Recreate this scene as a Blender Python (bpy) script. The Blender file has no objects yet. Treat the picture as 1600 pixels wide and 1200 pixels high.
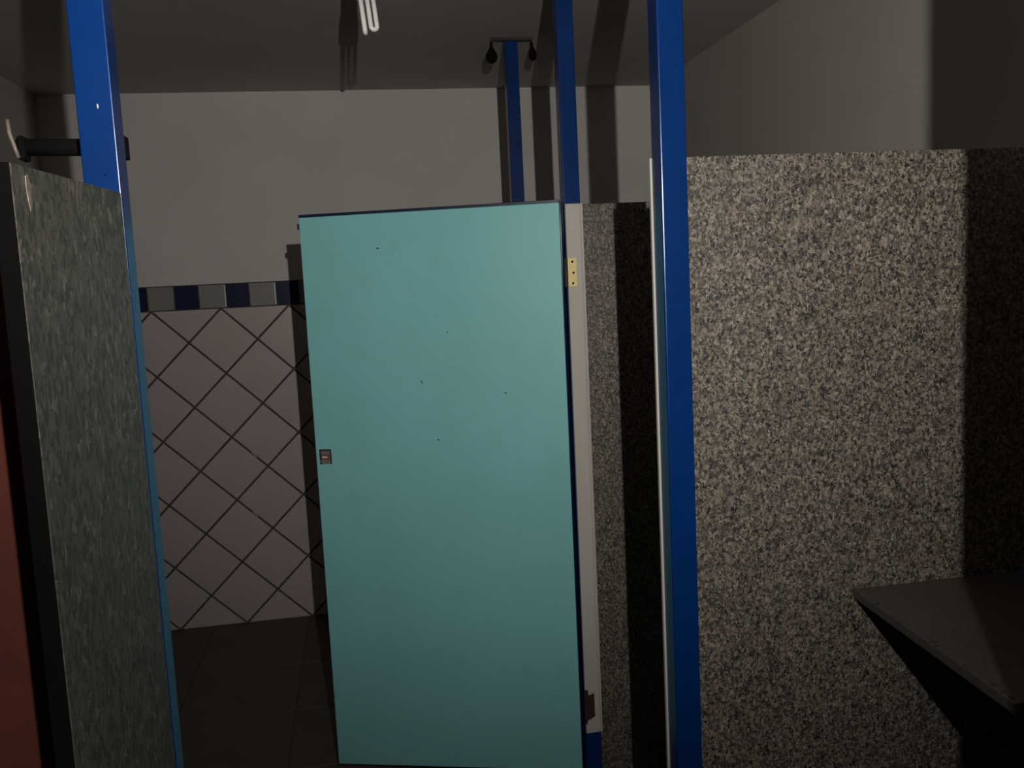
import bpy, bmesh, math, random
from mathutils import Vector, Matrix
random.seed(7)
S = bpy.context.scene
C = S.collection

# ---------------------------------------------------------------- camera
R = Vector((0.9847127767, -0.1673282980, -0.0483940911))
U = Vector((0.0667838146, 0.1060818493, 0.9921121640))
F = Vector((0.1608747012, 0.9801774658, -0.1156350556))
EYE = Vector((0, 0, 1.5143))
cd = bpy.data.cameras.new('camera'); cam = bpy.data.objects.new('camera', cd); C.objects.link(cam)
cd.sensor_width = 36.0; cd.lens = 1433.46 / 1600 * 36.0; cd.clip_start = 0.02
M = Matrix((R, U, -F)).transposed().to_4x4(); M.translation = EYE
cam.matrix_world = M
S.camera = cam

# ---------------------------------------------------------------- world, light, exposure
w = bpy.data.worlds.new('night'); S.world = w; w.use_nodes = True
w.node_tree.nodes['Background'].inputs[0].default_value = (0.8, 0.9, 1, 1)
w.node_tree.nodes['Background'].inputs[1].default_value = 0.0005
# the hand torch that lights the photograph, held above and a little behind the camera
LP = Vector((0.1289, -0.2174, 1.7351))
def torch(name, energy, cone, aim, radius=0.006):
    ld = bpy.data.lights.new(name, 'SPOT'); lo = bpy.data.objects.new(name, ld); C.objects.link(lo)
    ld.energy = energy; ld.color = (1.0, 0.965, 0.90); ld.shadow_soft_size = radius
    ld.spot_size = math.radians(cone); ld.spot_blend = 1.0
    lo.location = LP
    lo.rotation_euler = (Vector(aim) - LP).to_track_quat('-Z', 'Y').to_euler()
torch('torch_beam', 95, 86, (0.55, 2.6, 2.05))     # the hot centre of the torch
torch('torch_spill', 36, 150, (0.40, 2.6, 1.90))   # its wide weak spill
vs = S.view_settings
vs.view_transform = 'Standard'; vs.look = 'None'; vs.gamma = 1; vs.use_curve_mapping = False; vs.exposure = 0.0
S.display_settings.display_device = 'sRGB'

# ---------------------------------------------------------------- materials
def rgb(r, g, b):
    f = lambda c: ((c / 255 + 0.055) / 1.055) ** 2.4 if c > 10 else c / 255 / 12.92
    return (f(r), f(g), f(b), 1)

def new_mat(name):
    m = bpy.data.materials.new(name); m.use_nodes = True
    nt = m.node_tree
    return m, nt, nt.nodes['Principled BSDF']

def node(nt, typ, **kw):
    n = nt.nodes.new(typ)
    for k, v in kw.items():
        if k.startswith('in_'):
            key = k[3:]
            n.inputs[int(key) if key.isdigit() else key.replace('_', ' ').title()].default_value = v
        else:
            setattr(n, k, v)
    return n

def ramp(nt, stops, interp='LINEAR'):
    n = nt.nodes.new('ShaderNodeValToRGB'); cr = n.color_ramp; cr.interpolation = interp
    while len(cr.elements) < len(stops): cr.elements.new(0.5)
    for e, (p, c) in zip(cr.elements, stops): e.position = p; e.color = c
    return n

def coords(nt, scale=(1, 1, 1)):
    tc = nt.nodes.new('ShaderNodeTexCoord'); mp = nt.nodes.new('ShaderNodeMapping')
    mp.inputs['Scale'].default_value = scale
    nt.links.new(tc.outputs['Object'], mp.inputs['Vector'])
    return mp.outputs['Vector']

def mottled(name, base, var, scale=3.0, rough=0.6, spec=0.5, detail=6, bump=0.0, bump_scale=120, contrast=(0.35, 0.68), stretch=(1, 1, 1), metal=0.0):
    m, nt, b = new_mat(name); L = nt.links
    v = coords(nt, stretch)
    n = node(nt, 'ShaderNodeTexNoise', in_scale=scale, in_detail=detail, in_roughness=0.62); L.new(v, n.inputs['Vector'])
    r = ramp(nt, [(contrast[0], base), (contrast[1], var)]); L.new(n.outputs['Fac'], r.inputs[0])
    L.new(r.outputs[0], b.inputs['Base Color'])
    b.inputs['Roughness'].default_value = rough
    b.inputs['Metallic'].default_value = metal
    b.inputs['Specular IOR Level'].default_value = spec
    if bump:
        n2 = node(nt, 'ShaderNodeTexNoise', in_scale=bump_scale, in_detail=3); L.new(v, n2.inputs['Vector'])
        bp = node(nt, 'ShaderNodeBump', in_strength=bump, in_distance=0.002)
        L.new(n2.outputs['Fac'], bp.inputs['Height']); L.new(bp.outputs[0], b.inputs['Normal'])
    return m

def granite(name, stops, scale, rough=0.5, stretch=(1, 1, 0.75), cloud=0.35, cloud_col=(0.02, 0.02, 0.025, 1)):
    # terrazzo-like chips: small cells of random tone with larger dark clumps
    m, nt, b = new_mat(name); L = nt.links
    v = coords(nt, stretch)
    wn = node(nt, 'ShaderNodeTexNoise', in_scale=scale * 0.9, in_detail=2); L.new(v, wn.inputs['Vector'])
    add = node(nt, 'ShaderNodeMixRGB', blend_type='LINEAR_LIGHT'); add.inputs[0].default_value = 0.006
    L.new(v, add.inputs[1]); L.new(wn.outputs['Color'], add.inputs[2])
    vo = node(nt, 'ShaderNodeTexVoronoi', in_scale=scale); vo.feature = 'F1'; L.new(add.outputs[0], vo.inputs['Vector'])
    sep = nt.nodes.new('ShaderNodeSeparateColor'); L.new(vo.outputs['Color'], sep.inputs[0])
    r = ramp(nt, stops, 'CONSTANT'); L.new(sep.outputs[0], r.inputs[0])
    n2 = node(nt, 'ShaderNodeTexNoise', in_scale=scale * 0.45, in_detail=4, in_roughness=0.7); L.new(v, n2.inputs['Vector'])
    r2 = ramp(nt, [(0.52, (0, 0, 0, 1)), (0.70, (cloud, cloud, cloud, 1))]); L.new(n2.outputs['Fac'], r2.inputs[0])
    mx = node(nt, 'ShaderNodeMixRGB'); mx.inputs[2].default_value = cloud_col
    L.new(r2.outputs[0], mx.inputs[0]); L.new(r.outputs[0], mx.inputs[1])
    n3 = node(nt, 'ShaderNodeTexNoise', in_scale=4, in_detail=3); L.new(v, n3.inputs['Vector'])
    r3 = ramp(nt, [(0.3, (0.84, 0.84, 0.84, 1)), (0.7, (1, 1, 1, 1))]); L.new(n3.outputs['Fac'], r3.inputs[0])
    mu = node(nt, 'ShaderNodeMixRGB', blend_type='MULTIPLY'); mu.inputs[0].default_value = 1
    L.new(mx.outputs[0], mu.inputs[1]); L.new(r3.outputs[0], mu.inputs[2])
    L.new(mu.outputs[0], b.inputs['Base Color'])
    b.inputs['Roughness'].default_value = rough
    return m

def plain(name, col, rough=0.5, metal=0.0, spec=0.5):
    return mottled(name, col, tuple(c * 0.86 for c in col[:3]) + (1,), scale=25, rough=rough, metal=metal, spec=spec)

MAT = {}
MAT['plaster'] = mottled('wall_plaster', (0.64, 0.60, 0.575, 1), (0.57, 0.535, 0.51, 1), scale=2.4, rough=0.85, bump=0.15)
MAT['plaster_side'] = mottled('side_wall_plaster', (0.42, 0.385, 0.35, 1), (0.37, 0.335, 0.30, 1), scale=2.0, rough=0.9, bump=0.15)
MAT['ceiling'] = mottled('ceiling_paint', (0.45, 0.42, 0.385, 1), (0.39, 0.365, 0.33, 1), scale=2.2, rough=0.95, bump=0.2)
MAT['tile'] = mottled('white_glazed_tile', (0.53, 0.45, 0.435, 1), (0.475, 0.40, 0.385, 1), scale=2.5, rough=0.22, spec=0.4)
MAT['grout'] = mottled('dark_grout', (0.06, 0.045, 0.04, 1), (0.11, 0.085, 0.076, 1), scale=9, rough=0.9)
MAT['blue_tile'] = plain('navy_tile', (0.008, 0.013, 0.055, 1), rough=0.4, spec=0.1)
MAT['grey_tile'] = plain('grey_tile', (0.24, 0.23, 0.215, 1), rough=0.45, spec=0.3)
MAT['floor_tile'] = mottled('dark_floor_tile', (0.105, 0.080, 0.070, 1), (0.075, 0.058, 0.052, 1), scale=5, rough=0.6, bump=0.1)
MAT['floor_grout'] = plain('pale_floor_joint', (0.15, 0.125, 0.115, 1), rough=0.9)
MAT['blue'] = mottled('blue_gloss_paint', (0.0010, 0.0265, 0.138, 1), (0.0009, 0.022, 0.115, 1), scale=6, rough=0.25, spec=0.3, bump=0.08, bump_scale=60)
MAT['granite'] = granite('speckled_granite', [
    (0.0, (0.012, 0.011, 0.011, 1)), (0.14, (0.046, 0.036, 0.028, 1)), (0.24, (0.050, 0.054, 0.058, 1)),
    (0.36, (0.098, 0.080, 0.064, 1)), (0.52, (0.158, 0.130, 0.100, 1)), (0.72, (0.225, 0.188, 0.148, 1)), (0.9, (0.30, 0.262, 0.215, 1))], 310, cloud=0.7, cloud_col=(0.016, 0.016, 0.018, 1))
MAT['granite_dark'] = granite('greenish_granite', [
    (0.0, (0.046, 0.047, 0.039, 1)), (0.3, (0.069, 0.068, 0.057, 1)), (0.6, (0.090, 0.085, 0.071, 1)),
    (0.93, (0.135, 0.128, 0.106, 1))], 260, stretch=(1, 1, 0.45), cloud=0.35)
MAT['granite_shelf'] = granite('grey_granite', [
    (0.0, (0.055, 0.047, 0.041, 1)), (0.25, (0.066, 0.057, 0.050, 1)), (0.6, (0.074, 0.064, 0.057, 1))], 220, cloud=0.1)
MAT['red'] = mottled('red_brown_paint', (0.130, 0.034, 0.021, 1), (0.085, 0.025, 0.017, 1), scale=9, rough=0.7, spec=0.25)
MAT['aluminium'] = mottled('painted_aluminium', (0.52, 0.485, 0.435, 1), (0.46, 0.425, 0.385, 1), scale=4, rough=0.42, stretch=(3, 3, 0.6))
MAT['brass'] = mottled('pale_brass', (0.80, 0.66, 0.30, 1), (0.66, 0.52, 0.23, 1), scale=40, rough=0.5, metal=0.25)
MAT['rust'] = mottled('rust', (0.050, 0.018, 0.010, 1), (0.028, 0.011, 0.008, 1), scale=60, rough=0.9)
MAT['dark_steel'] = mottled('dark_steel', (0.020, 0.016, 0.014, 1), (0.034, 0.028, 0.024, 1), scale=50, rough=0.7)
MAT['black'] = plain('black_plastic', (0.004, 0.0035, 0.0035, 1), rough=0.9, spec=0.1)
MAT['navy'] = plain('dark_blue_edge_paint', (0.006, 0.012, 0.045, 1), rough=0.35)
MAT['navy_gloss'] = plain('glossy_edge_paint', (0.006, 0.012, 0.045, 1), rough=0.13, spec=0.8)
MAT['edge'] = plain('pale_edge_strip', (0.62, 0.60, 0.54, 1), rough=0.35)
MAT['bulb'] = plain('white_bulb_glass', (0.88, 0.86, 0.84, 1), rough=0.3)
MAT['bulb_base'] = plain('white_bulb_plastic', (0.62, 0.62, 0.68, 1), rough=0.5)
MAT['lock'] = mottled('tarnished_steel', (0.16, 0.13, 0.105, 1), (0.30, 0.26, 0.22, 1), scale=70, rough=0.5, metal=0.3)
MAT['lock_red'] = plain('reddish_metal', (0.16, 0.060, 0.045, 1), rough=0.6)
MAT['chip'] = plain('pale_bare_filler', (0.60, 0.53, 0.44, 1), rough=0.9)

def door_paint():
    m, nt, b = new_mat('turquoise_paint'); L = nt.links
    v = coords(nt)
    n = node(nt, 'ShaderNodeTexNoise', in_scale=3.0, in_detail=5); L.new(v, n.inputs['Vector'])
    r = ramp(nt, [(0.35, (0.235, 0.570, 0.590, 1)), (0.7, (0.215, 0.530, 0.545, 1))]); L.new(n.outputs['Fac'], r.inputs[0])
    # handling dirt: brownish smears near the lock
    n2 = node(nt, 'ShaderNodeTexNoise', in_scale=14, in_detail=6); L.new(v, n2.inputs['Vector'])
    r2 = ramp(nt, [(0.55, (0, 0, 0, 1)), (0.75, (0.10, 0.10, 0.10, 1))]); L.new(n2.outputs['Fac'], r2.inputs[0])
    mx = node(nt, 'ShaderNodeMixRGB'); mx.inputs[2].default_value = (0.13, 0.20, 0.15, 1)
    L.new(r2.outputs[0], mx.inputs[0]); L.new(r.outputs[0], mx.inputs[1])
    L.new(mx.outputs[0], b.inputs['Base Color'])
    b.inputs['Roughness'].default_value = 0.40
    b.inputs['Specular IOR Level'].default_value = 0.35
    n3 = node(nt, 'ShaderNodeTexNoise', in_scale=180, in_detail=2); L.new(v, n3.inputs['Vector'])
    bp = node(nt, 'ShaderNodeBump', in_strength=0.12, in_distance=0.001)
    L.new(n3.outputs['Fac'], bp.inputs['Height']); L.new(bp.outputs[0], b.inputs['Normal'])
    return m
MAT['door'] = door_paint()

# ---------------------------------------------------------------- mesh helpers
def box(bm, x0, x1, y0, y1, z0, z1, bev=0.0, seg=2):
    vs_ = [bm.verts.new((x, y, z)) for z in (z0, z1) for y in (y0, y1) for x in (x0, x1)]
    f = [(0, 2, 3, 1), (4, 5, 7, 6), (0, 1, 5, 4), (2, 6, 7, 3), (0, 4, 6, 2), (1, 3, 7, 5)]
    fs = [bm.faces.new([vs_[i] for i in q]) for q in f]
    if bev:
        es = list({e for q in fs for e in q.edges})
        bmesh.ops.bevel(bm, geom=es, offset=bev, segments=seg, profile=0.5, affect='EDGES')

def lathe(bm, prof, n=20, axis_pt=(0, 0)):
    rings = []
    for r, z in prof:
        rings.append([bm.verts.new((axis_pt[0] + r * math.cos(2 * math.pi * k / n), axis_pt[1] + r * math.sin(2 * math.pi * k / n), z)) for k in range(n)])
    for a, b_ in zip(rings, rings[1:]):
        for k in range(n):
            bm.faces.new((a[k], a[(k + 1) % n], b_[(k + 1) % n], b_[k]))
    bm.faces.new(list(reversed(rings[0]))); bm.faces.new(rings[-1])

def tube(bm, pts, r, n=10):
    pts = [Vector(p) for p in pts]; rings = []
    ref = None
    for i, p in enumerate(pts):
        t = (pts[min(i + 1, len(pts) - 1)] - pts[max(i - 1, 0)]).normalized()
        if ref is None:
            ref = t.orthogonal().normalized()
        a = (ref - t * ref.dot(t)).normalized(); ref = a
        b_ = t.cross(a)
        rings.append([bm.verts.new(p + (a * math.cos(2 * math.pi * k / n) + b_ * math.sin(2 * math.pi * k / n)) * r) for k in range(n)])
    for a, b_ in zip(rings, rings[1:]):
        for k in range(n):
            bm.faces.new((a[k], a[(k + 1) % n], b_[(k + 1) % n], b_[k]))
    bm.faces.new(list(reversed(rings[0]))); bm.faces.new(rings[-1])

def prism(bm, poly, thick, bev_in=0.0, bev_d=0.0):
    # polygon in XZ (list of (x, z)), front face towards -Y at y = -thick, slightly smaller when bev_in > 0
    n = len(poly)
    cx = sum(p[0] for p in poly) / n; cz = sum(p[1] for p in poly) / n
    def inset(d):
        out = []
        for x, z in poly:
            v = Vector((x - cx, z - cz)); l = v.length
            out.append((cx + v.x * max(0.2, (l - d) / l) if l > 1e-6 else cx, cz + v.y * max(0.2, (l - d) / l) if l > 1e-6 else cz))
        return out
    back = [bm.verts.new((x, 0, z)) for x, z in poly]
    mid = [bm.verts.new((x, -thick + bev_d, z)) for x, z in poly]
    fr = [bm.verts.new((x, -thick, z)) for x, z in inset(bev_in)]
    for a, b_ in ((back, mid), (mid, fr)):
        for k in range(n):
            bm.faces.new((a[k], a[(k + 1) % n], b_[(k + 1) % n], b_[k]))
    bm.faces.new(fr); bm.faces.new(list(reversed(back)))

def mesh_of(bm, name, mat, smooth=False):
    bmesh.ops.recalc_face_normals(bm, faces=bm.faces)
    me = bpy.data.meshes.new(name); bm.to_mesh(me); bm.free()
    me.materials.append(mat)
    if smooth:
        for p in me.polygons: p.use_smooth = True
    return me

def obj(name, bm, mat, parent=None, loc=(0, 0, 0), smooth=False):
    o = bpy.data.objects.new(name, mesh_of(bm, name, mat, smooth)); C.objects.link(o)
    o.location = loc
    if parent: o.parent = parent
    return o

def empty(name, loc, rz=0.0):
    o = bpy.data.objects.new(name, None); C.objects.link(o); o.location = loc; o.rotation_euler = (0, 0, rz)
    o.empty_display_size = 0.05
    return o

def tag(o, label, cat, group=None):
    o['label'] = label; o['category'] = cat; o['kind'] = 'thing'
    if group: o['group'] = group
    return o

def struct(name, bm, mat):
    o = obj(name, bm, mat); o['kind'] = 'structure'; return o

def bx(*a, **k):
    bm = bmesh.new(); box(bm, *a, **k); return bm

# ---------------------------------------------------------------- room shell
XL, XR, YB, YF, ZC = -1.27, 1.42, 4.2133, -3.2, 2.3646
GZ, BT = 1.4398, 0.1081          # underside and height of the border tiles
o_floor = struct('floor', bx(XL - .1, XR + .1, YF - .1, YB + .1, -0.12, -0.008), MAT['floor_grout'])
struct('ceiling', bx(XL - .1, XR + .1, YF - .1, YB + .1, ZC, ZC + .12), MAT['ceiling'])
wall_back = struct('wall_back', bx(XL - .1, XR + .1, YB + 0.004, YB + .12, -.008, ZC), MAT['grout'])
obj('plaster', bx(XL, XR, YB - 0.001, YB + 0.004, GZ + BT, ZC), MAT['plaster'], wall_back)
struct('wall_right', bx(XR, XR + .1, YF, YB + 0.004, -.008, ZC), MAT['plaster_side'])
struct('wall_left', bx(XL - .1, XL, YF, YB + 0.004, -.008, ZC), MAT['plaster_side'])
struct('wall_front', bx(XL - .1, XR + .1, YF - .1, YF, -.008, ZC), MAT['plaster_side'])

# floor tiles
TX, TY = 0.423, 0.423
x_off, y_off = -0.7335, 3.68
i0 = math.floor((XL - x_off) / TX); i1 = math.ceil((XR - x_off) / TX)
j0 = math.floor((YF - y_off) / TY); j1 = math.ceil((YB - y_off) / TY)
for i in range(i0, i1):
    for j in range(j0, j1):
        a, b_ = max(XL, x_off + i * TX + .003), min(XR, x_off + (i + 1) * TX - .003)
        c, d = max(YF, y_off + j * TY + .003), min(YB, y_off + (j + 1) * TY - .003)
        if b_ - a < .01 or d - c < .01: continue
        cx, cy = (a + b_) / 2, (c + d) / 2
        bm = bmesh.new(); box(bm, a - cx, b_ - cx, c - cy, d - cy, -0.008, random.uniform(-0.0006, 0.0), bev=0.0015, seg=1)
        obj('floor_tile', bm, MAT['floor_tile'], o_floor, (cx, cy, 0))

# wall tiles set on the diagonal
DX, DZ, GX = 0.2934, 0.288, -0.8843
def clip(poly, axis, lim, keep_less):
    out = []
    n = len(poly)
    for k in range(n):
        p, q = poly[k], poly[(k + 1) % n]
        ip = (p[axis] <= lim) if keep_less else (p[axis] >= lim)
        iq = (q[axis] <= lim) if keep_less else (q[axis] >= lim)
        if ip: out.append(p)
        if ip != iq:
            t = (lim - p[axis]) / (q[axis] - p[axis])
            out.append((p[0] + t * (q[0] - p[0]), p[1] + t * (q[1] - p[1])))
    return out
J = 0.0062                       # half the joint, measured along the diagonal
full_mesh = None
for k in range(0, 12):
    for i in range(-3, 10):
        cx = GX + (i + 0.5 * ((k + 1) % 2)) * DX
        cz = GZ - k * 0.5 * DZ
        poly = [(cx - DX / 2 + J, cz), (cx, cz - DZ / 2 + J), (cx + DX / 2 - J, cz), (cx, cz + DZ / 2 - J)]
        n0 = list(poly)
        for ax, lim, less in ((0, XR - .001, True), (0, XL + .001, False), (1, GZ - .0015, True), (1, .002, False)):
            if poly: poly = clip(poly, ax, lim, less)
        if len(poly) < 3: continue
        area = abs(sum(poly[q][0] * poly[(q + 1) % len(poly)][1] - poly[(q + 1) % len(poly)][0] * poly[q][1] for q in range(len(poly)))) / 2
        if area < 4e-4: continue
        whole = poly == n0
        jy = YB + 0.004
        if whole and full_mesh:
            o = bpy.data.objects.new('wall_tile', full_mesh); C.objects.link(o)
        else:
            bm = bmesh.new(); prism(bm, [(x - cx, z - cz) for x, z in poly], 0.006, 0.0012, 0.001)
            o = bpy.data.objects.new('wall_tile', mesh_of(bm, 'wall_tile', MAT['tile'])); C.objects.link(o)
            if whole: full_mesh = o.data
        o.location = (cx, jy + random.uniform(0, .0008), cz); o.parent = wall_back
        o.rotation_euler = (random.uniform(-.004, .004), 0, random.uniform(-.004, .004))

# border of navy and grey square tiles: one pair every 0.2145 m
PER = 0.2145
for kcol, (dx0, dx1) in {'blue': (0.0, 0.0965), 'grey': (0.1015, 0.2095)}.items():
    me = None
    for i in range(-3, 12):
        a, b_ = -0.7794 + i * PER + dx0, -0.7794 + i * PER + dx1
        a, b_ = max(a, XL + .001), min(b_, XR - .001)
        if b_ - a < .01: continue
        full = abs(b_ - a - (dx1 - dx0)) < 1e-6
        if not (full and me):
            bm = bmesh.new(); hw = (b_ - a) / 2
            prism(bm, [(-hw, 0.003), (hw, 0.003), (hw, BT - .004), (-hw, BT - .004)], 0.0065, 0.002, 0.0015)
            m_ = mesh_of(bm, 'border_tile', MAT[kcol + '_tile'])
            if full: me = m_
        else: m_ = me
        o = bpy.data.objects.new('border_tile', m_); C.objects.link(o); o.parent = wall_back
        o.location = ((a + b_) / 2, YB + 0.004, GZ)

# pale grout left in two joints of the border, and small glaze chips along the tile edges
for x_ in (-0.7794 + PER * 2 - .0025, -0.7794 + PER - .0025):
    bm = bmesh.new(); box(bm, -.0035, .0035, -.0058, 0, .004, BT - .006, bev=.001, seg=1)
    o = obj('pale_grout', bm, MAT['edge'], wall_back, (x_, YB + .004, GZ)); o['label'] = 'pale grout line between border tiles'
for fx, fk, t_ in ((2, 3, .38), (1, 4, .62), (1, 6, .5)):
    x_ = GX + (fx + .5 * (fk % 2)) * DX + DX * .5 * t_; z_ = GZ - (fk + t_) * .5 * DZ
    bm = bmesh.new(); prism(bm, [(-.012, .013), (-.008, .013), (.003, .001), (.013, -.012), (.008, -.011), (-.003, .003)], .0075, .001, .001)
    obj('glaze_chip', bm, MAT['edge'], wall_back, (x_, YB + .004, z_))

# ---------------------------------------------------------------- blue steel posts
def post(x, y, wx, wy, label, bev=0.003):
    bm = bmesh.new(); box(bm, -wx / 2, wx / 2, -wy / 2, wy / 2, 0, ZC - 0.0015, bev=bev, seg=3)
    o = empty('steel_post', (x + wx / 2, y + wy / 2, 0.0))
    obj('tube', bm, MAT['blue'], o)
    return tag(o, label, 'post', 'blue steel posts of the cubicles')
X1, Y1, X2, Y2, X3, Y3, X4, Y4 = 0.5116, 1.4887, 0.5664, 2.4466, 0.5853, 3.36, -0.2489, 0.9462
X5, Y5 = 0.5116, 0.4315
H, HL = 1.702, 1.613
p1 = post(X1, Y1, .0465, .0465, 'glossy blue steel post at the left edge of the large bright speckled granite panel')
p2 = post(X2, Y2, .0459, .0459, 'blue steel post with the pale hinge jamb, rising right of the turquoise door')
p3 = post(X3, Y3, .0469, .0469, 'farthest blue steel post, topped by a crossbar at the ceiling above the turquoise door')
p4 = post(X4, Y4, .0335, .0335, 'blue steel post standing at the end of the dark greenish granite panel', bev=.0014)
p5 = post(X5, Y5, .0850, .0465, 'blue steel post just beyond the right edge of the picture')

# chips and specks in the paint
def chip(name, parent, x, y, z, sx, sz, mat=MAT['chip']):
    bm = bmesh.new(); n = 8
    prism(bm, [(sx * math.cos(2 * math.pi * k / n) * random.uniform(.75, 1), sz * math.sin(2 * math.pi * k / n) * random.uniform(.75, 1)) for k in range(n)], 0.0012, 0.0003, 0.0004)
    return obj(name, bm, mat, parent, (x, y, z))

# jamb on the near face of the middle post, with hinge leaf and rusted leaf
def local(parent, x, y, z):
    return (x - parent.location.x, y - parent.location.y, z - parent.location.z)
bm = bmesh.new()
box(bm, 0.0, 0.0395, -0.012, 0.0, 0.206, 1.702, bev=.001, seg=1)          # flat face
box(bm, 0.0415, 0.0475, -0.0125, 0.010, 0.206, 1.702, bev=.0008, seg=1)    # outer lip
box(bm, 0.0390, 0.0420, -0.009, 0.0, 0.206, 1.702)                         # groove between
jamb = obj('jamb', bm, MAT['aluminium'], p2, local(p2, 0.5672, Y2, 0)); jamb['label'] = 'pale aluminium hinge jamb'
bm = bmesh.new(); box(bm, 0, .0262, -.002, 0, -.0385, .0385, bev=.0006, seg=1)
hl = obj('hinge_leaf', bm, MAT['brass'], jamb, (-0.0012, -0.0122, 1.5188)); hl['label'] = 'pale brass hinge leaf with three screw holes'
# (screw holes and knuckle belong to the same sub-part level)
for dx, dz in ((.0140, .0285), (.0162, -.001), (.0140, -.0290)):
    bm = bmesh.new(); lathe(bm, [(.0031, 0), (.0031, .0008)], 12)
    o = obj('screw_hole', bm, MAT['black'], jamb, (-0.0012 + dx, -0.0142, 1.5188 + dz)); o.rotation_euler = (math.pi / 2, 0, 0)
bm = bmesh.new(); lathe(bm, [(.0045, -.039), (.0052, -.038), (.0052, .038), (.0045, .039)], 14)
obj('hinge_knuckle', bm, MAT['dark_steel'], jamb, (-0.0050, -0.0135, 1.5188), smooth=False)
bm = bmesh.new()
prism(bm, [(-.001, -.056), (.004, -.056), (.006, -.045), (.016, -.041), (.0275, -.034), (.0268, .034), (.014, .030), (.010, .031), (.0085, .046), (-.001, .046)], .0022, .0004, .0005)
o = obj('rusted_hinge_leaf', bm, MAT['rust'], jamb, (-0.0012, -0.0121, 0.2905)); o['label'] = 'dark rusted remains of the lower hinge'

# strike jamb on the far face of the near right post
bm = bmesh.new()
box(bm, -0.0028, .0470, 0.0, 0.008, 0.20, 1.704, bev=.0006, seg=1)
j1 = obj('jamb', bm, MAT['aluminium'], p1, local(p1, X1, Y1 + .0470, 0)); j1['label'] = 'pale aluminium strike jamb'

# small paint chips
chip('paint_chip', p4, .003, -.01675, 1.694 - 0, .0009, .0028, MAT['edge'])
chip('paint_chip', p4, .0035, -.01675, 1.630, .0008, .0011, MAT['black'])

# ---------------------------------------------------------------- granite panels
def panel(name, x0, x1, y0, y1, z0, z1, mat, label, cat='partition', group='granite partition panels'):
    cx, cy = (x0 + x1) / 2, (y0 + y1) / 2
    bm = bmesh.new(); box(bm, x0 - cx, x1 - cx, y0 - cy, y1 - cy, z0, z1, bev=.0018, seg=2)
    return tag(obj(name, bm, mat, None, (cx, cy, 0)), label, cat, group)
panel('granite_partition', X1 + .0467, XR - .001, 1.509, 1.531, 0.0, H, MAT['granite'], 'large bright speckled granite panel carrying the shelf, right of the near blue post')
panel('granite_partition', X2 + .0461, XR - .001, 2.4623, 2.486, 0.0, H, MAT['granite'], 'narrow strip of speckled granite panel seen between pale hinge jamb and near blue post')
panel('granite_partition', X3 + .0471, XR - .001, 3.372, 3.396, 0.0, H, MAT['granite'], 'granite panel beside the farthest blue post, hidden behind the turquoise door')
panel('granite_partition', X5 + .0852, XR - .001, 0.445, 0.467, 0.0, H, MAT['granite'], 'granite panel beyond the right edge of the picture, shading the shelf')

# left panel, seen at a raking angle: runs from its near edge to the front of the left post
a = Vector((-0.2368, 0.7176)); b_ = Vector((-0.2158, 0.9455))
d = (b_ - a); Lp = d.length; ang = math.atan2(d.y, d.x)
bm = bmesh.new(); box(bm, 0, Lp, 0, .014, 0, HL, bev=.0008, seg=1)
lp = obj('granite_partition', bm, MAT['granite_dark'], None, (a.x, a.y, 0)); lp.rotation_euler = (0, 0, ang)
tag(lp, 'dark greenish granite panel at the left edge, in front of the blue post', 'partition', 'granite partition panels')
bm = bmesh.new(); box(bm, -.0022, -.0001, .0002, .0142, 0, HL, bev=.0006, seg=1)
o = obj('edge_trim', bm, MAT['black'], lp); o['label'] = 'black trim on the near end'
bm = bmesh.new(); prism(bm, [(-.003, .012), (.001, .0135), (.0035, .006), (.002, -.001), (.0035, -.008), (0, -.014), (-.0025, -.006), (-.004, .002)], .0010, .0004, .0004)
obj('bare_patch', bm, MAT['lock'], lp, (.0255, .0004, HL - .019))

# red-brown partition of the left cubicle
panel('red_partition', XL + .001, X4 - .0008, 0.966, 0.978, 0.0, HL - .03, MAT['red'], 'reddish brown partition board at the bottom left corner, behind the dark granite panel', group=None)

# dark latch bar behind the left post
bar = empty('latch_bar', (-0.235, 1.000, 1.664))
bm = bmesh.new(); tube(bm, [(-.086, 0, .002), (.0165, 0, -.001)], .0085, 14); obj('rod', bm, MAT['black'], bar, smooth=True)
bm = bmesh.new(); box(bm, .0100, .0170, -.0202, .010, -.0125, .0105, bev=.001, seg=1); obj('end_block', bm, MAT['black'], bar)
bm = bmesh.new(); box(bm, -.084, -.077, -.010, .010, -.012, .012, bev=.002, seg=1); obj('clamp', bm, MAT['black'], bar)
bm = bmesh.new(); tube(bm, [(-.092, -.004, .028), (-.090, -.007, .014), (-.086, -.010, .002), (-.083, -.010, -.010)], .0020, 8)
o = obj('bent_tab', bm, MAT['lock'], bar, smooth=True); o['label'] = 'pale bent metal tab'
tag(bar, 'dark steel bar sticking out left behind the left blue post', 'bar')

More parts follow.
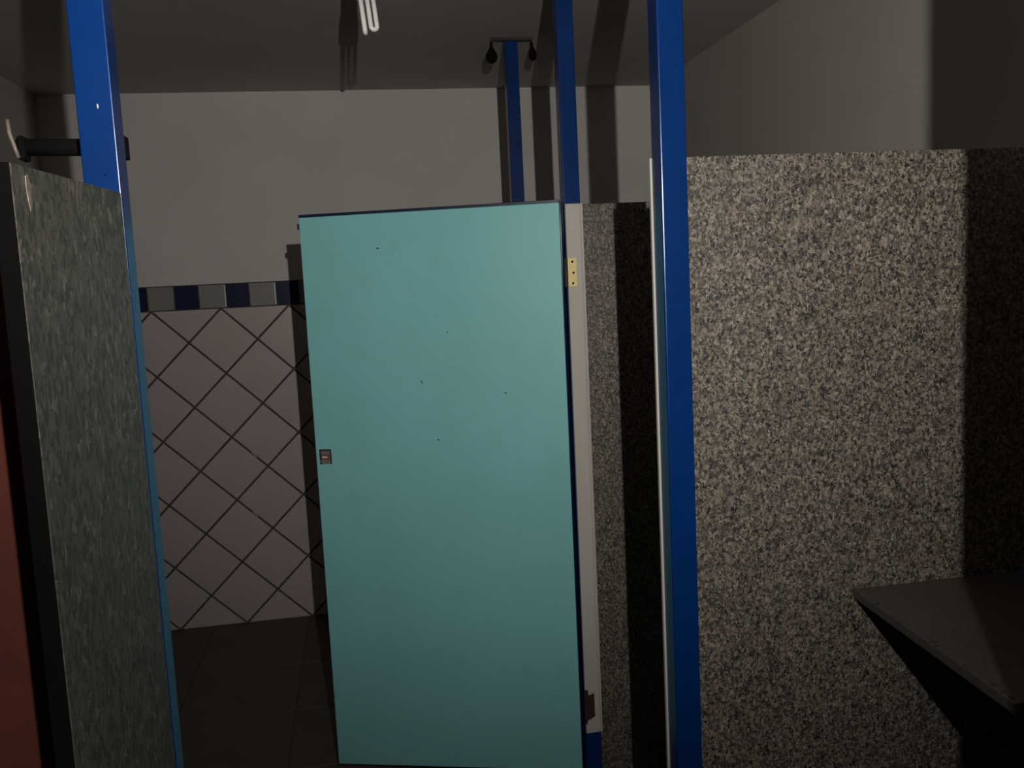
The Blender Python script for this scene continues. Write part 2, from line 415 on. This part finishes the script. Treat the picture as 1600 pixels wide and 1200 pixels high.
# ---------------------------------------------------------------- shelf on the bright granite panel
bm = bmesh.new()
pts = [(0.8640, 1.5088), (0.8318, 1.045), (XR - .001, 1.045), (XR - .001, 1.5088)]
n = len(pts); zt = 0.9158; th = 0.018
top = [bm.verts.new((x, y, zt)) for x, y in pts]; bot = [bm.verts.new((x, y, zt - th)) for x, y in pts]
bm.faces.new(top); bm.faces.new(list(reversed(bot)))
for k in range(n): bm.faces.new((top[k], bot[k], bot[(k + 1) % n], top[(k + 1) % n]))
bmesh.ops.bevel(bm, geom=[e for e in bm.edges], offset=.002, segments=2, profile=.5, affect='EDGES')
sh = empty('granite_shelf', (0.864, 1.5088, zt - th))
slab = obj('slab', bm, MAT['granite_shelf'], sh, (-0.864, -1.5088, -(zt - th)))
for t_, r_ in ((.18, .004), (.36, .003), (.55, .0065), (.58, .004), (.74, .004), (.88, .006), (.93, .004), (.97, .005)):
    x_ = 0.8640 + (0.8318 - 0.8640) * t_; y_ = 1.5088 + (1.045 - 1.5088) * t_
    bm = bmesh.new(); lathe(bm, [(r_ * .6, 0), (r_, .0003), (r_ * .8, .0007)], 7)
    obj('edge_pit', bm, MAT['dark_steel'], sh, (x_ - 0.864 + r_ * .9 + .001, y_ - 1.5088, th + .0001))
tag(sh, 'plain dark granite shelf slab jutting from the bright granite panel at lower right', 'shelf')

# ---------------------------------------------------------------- turquoise stall door, hinged on the middle post and swung open
DL = Vector((-0.14589, 2.67282, 0)); e = Vector((0.953453, -0.301542, 0)); W = 0.7380
rz = math.atan2(e.y, e.x)
door = empty('stall_door', DL, rz)
Z0, Z1, TH = 0.0858, 1.7115, 0.021
bm = bmesh.new(); box(bm, 0.001, W - .0035, 0.0, TH, Z0, Z1 - .0035, bev=.0022, seg=2)
obj('leaf', bm, MAT['door'], door)
bm = bmesh.new(); box(bm, -.0005, W - .004, 0.0035, TH + .001, Z1 - .0035, Z1 + .0045, bev=.0008, seg=1)
o = obj('top_edge', bm, MAT['navy'], door); o['label'] = 'dark blue top edge strip'
bm = bmesh.new(); box(bm, W - .0035, W + .001, 0.001, TH, Z0, Z1 - .0035, bev=.0022, seg=10)
o = obj('hinge_edge', bm, MAT['navy_gloss'], door); o['label'] = 'shiny dark blue hinge-side edge'
bm = bmesh.new(); box(bm, -.0075, .001, .006, TH - .006, Z1 - .036, Z1 - .020, bev=.001, seg=1)
obj('edge_stub', bm, MAT['dark_steel'], door)
# lock plate: frame of four bars, red-brown inset, short bolt
lk = empty('lock_plate', (0.0300, 0.0, 1.0260)); lk.parent = door
bm = bmesh.new(); box(bm, -.0175, .0175, -.0012, .0006, -.0215, .0215, bev=.0004, seg=1)
base = obj('backplate', bm, MAT['lock'], lk)
bm = bmesh.new()
box(bm, -.0178, -.0130, -.0024, -.001, -.0120, .0215); box(bm, .0135, .0178, -.0024, -.001, -.0215, .0215)
box(bm, -.0130, .0135, -.0024, -.001, .0165, .0215); box(bm, -.0178, -.0110, -.0024, -.001, -.0215, -.0165)
obj('rim', bm, MAT['dark_steel'], lk)
bm = bmesh.new(); box(bm, -.0125, .0130, -.0022, -.001, -.0080, .0065); obj('inset', bm, MAT['lock_red'], lk)
bm = bmesh.new(); box(bm, -.0100, .0060, -.0036, -.001, -.0040, .0015, bev=.0005, seg=1); obj('bolt', bm, MAT['chip'], lk)
# little dents and scratches in the paint
for x_, z_, sx, sz, rot in ((.224, 1.6118, .0040, .0020, .3), (.4083, 1.3708, .0018, .0022, 0), (.3268, 1.2333, .0014, .0062, -.5), (.5637, 1.1952, .0024, .0026, 0), (.3649, 1.0679, .0024, .0028, 0)):
    bm = bmesh.new()
    prism(bm, [(sx * math.cos(k * math.pi / 4), sz * math.sin(k * math.pi / 4)) for k in range(8)], .0007, .0001, .0002)
    o = obj('paint_dent', bm, MAT['dark_steel'], door, (x_, .0002, z_)); o.rotation_euler = (0, rot, 0)
tag(door, 'tall turquoise painted cubicle door with a small lock plate, hinged open beside the jamb', 'door')

# ---------------------------------------------------------------- hanging bulb near the ceiling
LX, LY = 0.0470, 2.1542
bl = empty('hanging_bulb', (LX, LY, ZC))
bl.rotation_euler = (0, math.radians(-5), 0)
zt = -0.222                       # top of the glass tubes below the ceiling
bm = bmesh.new(); lathe(bm, [(.010, zt + .052), (.020, zt + .046), (.0225, zt + .030), (.0225, zt + .004), (.019, zt)], 20)
obj('ballast', bm, MAT['bulb_base'], bl, smooth=True)
bm = bmesh.new(); lathe(bm, [(.004, zt + .125), (.016, zt + .110), (.0185, zt + .096), (.0185, zt + .050), (.0165, zt + .046)], 20)
obj('socket', bm, MAT['bulb_base'], bl, smooth=True)
bm = bmesh.new(); tube(bm, [(0, 0, zt + .120), (.001, 0, -.05), (0, 0, -.001)], .0028, 8); obj('cord', bm, MAT['black'], bl, smooth=True)
bm = bmesh.new(); lathe(bm, [(.026, -.0015), (.024, -.010), (.010, -.018)][::-1], 20); obj('ceiling_rose', bm, MAT['bulb_base'], bl)
def u_tube(c, dirv, half, length, r):
    pts = [(c[0] - dirv[0] * half, c[1] - dirv[1] * half, zt + .004)]
    for k in range(9):
        a_ = math.pi * k / 8
        q = -math.cos(a_) * half
        pts.append((c[0] + dirv[0] * q, c[1] + dirv[1] * q, zt - length + half - math.sin(a_) * half))
    pts.append((c[0] + dirv[0] * half, c[1] + dirv[1] * half, zt + .004))
    bm = bmesh.new(); tube(bm, pts, r, 10)
    return obj('glass_tube', bm, MAT['bulb'], bl, smooth=True)
u_tube((.0080, -.007), (1, 0.15), .0067, .066, .0053)
u_tube((-.0125, -.002), (.12, 1), .0067, .070, .0053)
u_tube((.0085, .0130), (1, .15), .0067, .062, .0053)
tag(bl, 'white folded-tube energy-saving bulb hanging from the ceiling at top edge', 'light bulb')

# ---------------------------------------------------------------- crossbar with two dark fittings at the farthest post
cb = empty('ceiling_crossbar', (0.6088, 3.353, ZC - .0015))
bm = bmesh.new(); box(bm, -.0760, .0760, -.0075, .006, -.0085, 0.0, bev=.001, seg=1); obj('bar', bm, MAT['dark_steel'], cb)
for s in (-1, 1):
    bm = bmesh.new(); box(bm, s * .0730 - .003, s * .0730 + .003, -.006, .006, -.014, -.008, bev=.0006, seg=1); obj('hook', bm, MAT['dark_steel'], cb)
tag(cb, 'thin dark steel crossbar under the ceiling on top of the farthest post', 'bracket')
def fitting(x, rad, z_top, length, tilt, label):
    t = empty('hanging_fitting', (x, 3.3525, z_top)); t.rotation_euler = (0, tilt, 0)
    bm = bmesh.new(); tube(bm, [(0, 0, 0), (0, 0, -length * .30)], .0042, 8); obj('neck', bm, MAT['black'], t, smooth=True)
    bm = bmesh.new()
    lathe(bm, [(.0042, -length * .24), (rad * .55, -length * .40), (rad * .92, -length * .58), (rad, -length * .72), (rad * .86, -length * .90), (rad * .45, -length)], 18)
    obj('shell', bm, MAT['black'], t, smooth=True)
    return tag(t, label, 'lamp fitting', 'dark fittings under the crossbar')
fitting(0.5358, .0215, ZC - .0135, .073, 0.03, 'fatter dark teardrop-shaped fitting hanging left of the farthest blue post')
fitting(0.6818, .0150, ZC - .0135, .066, -0.05, 'slimmer dark teardrop-shaped fitting hanging right of the farthest blue post')
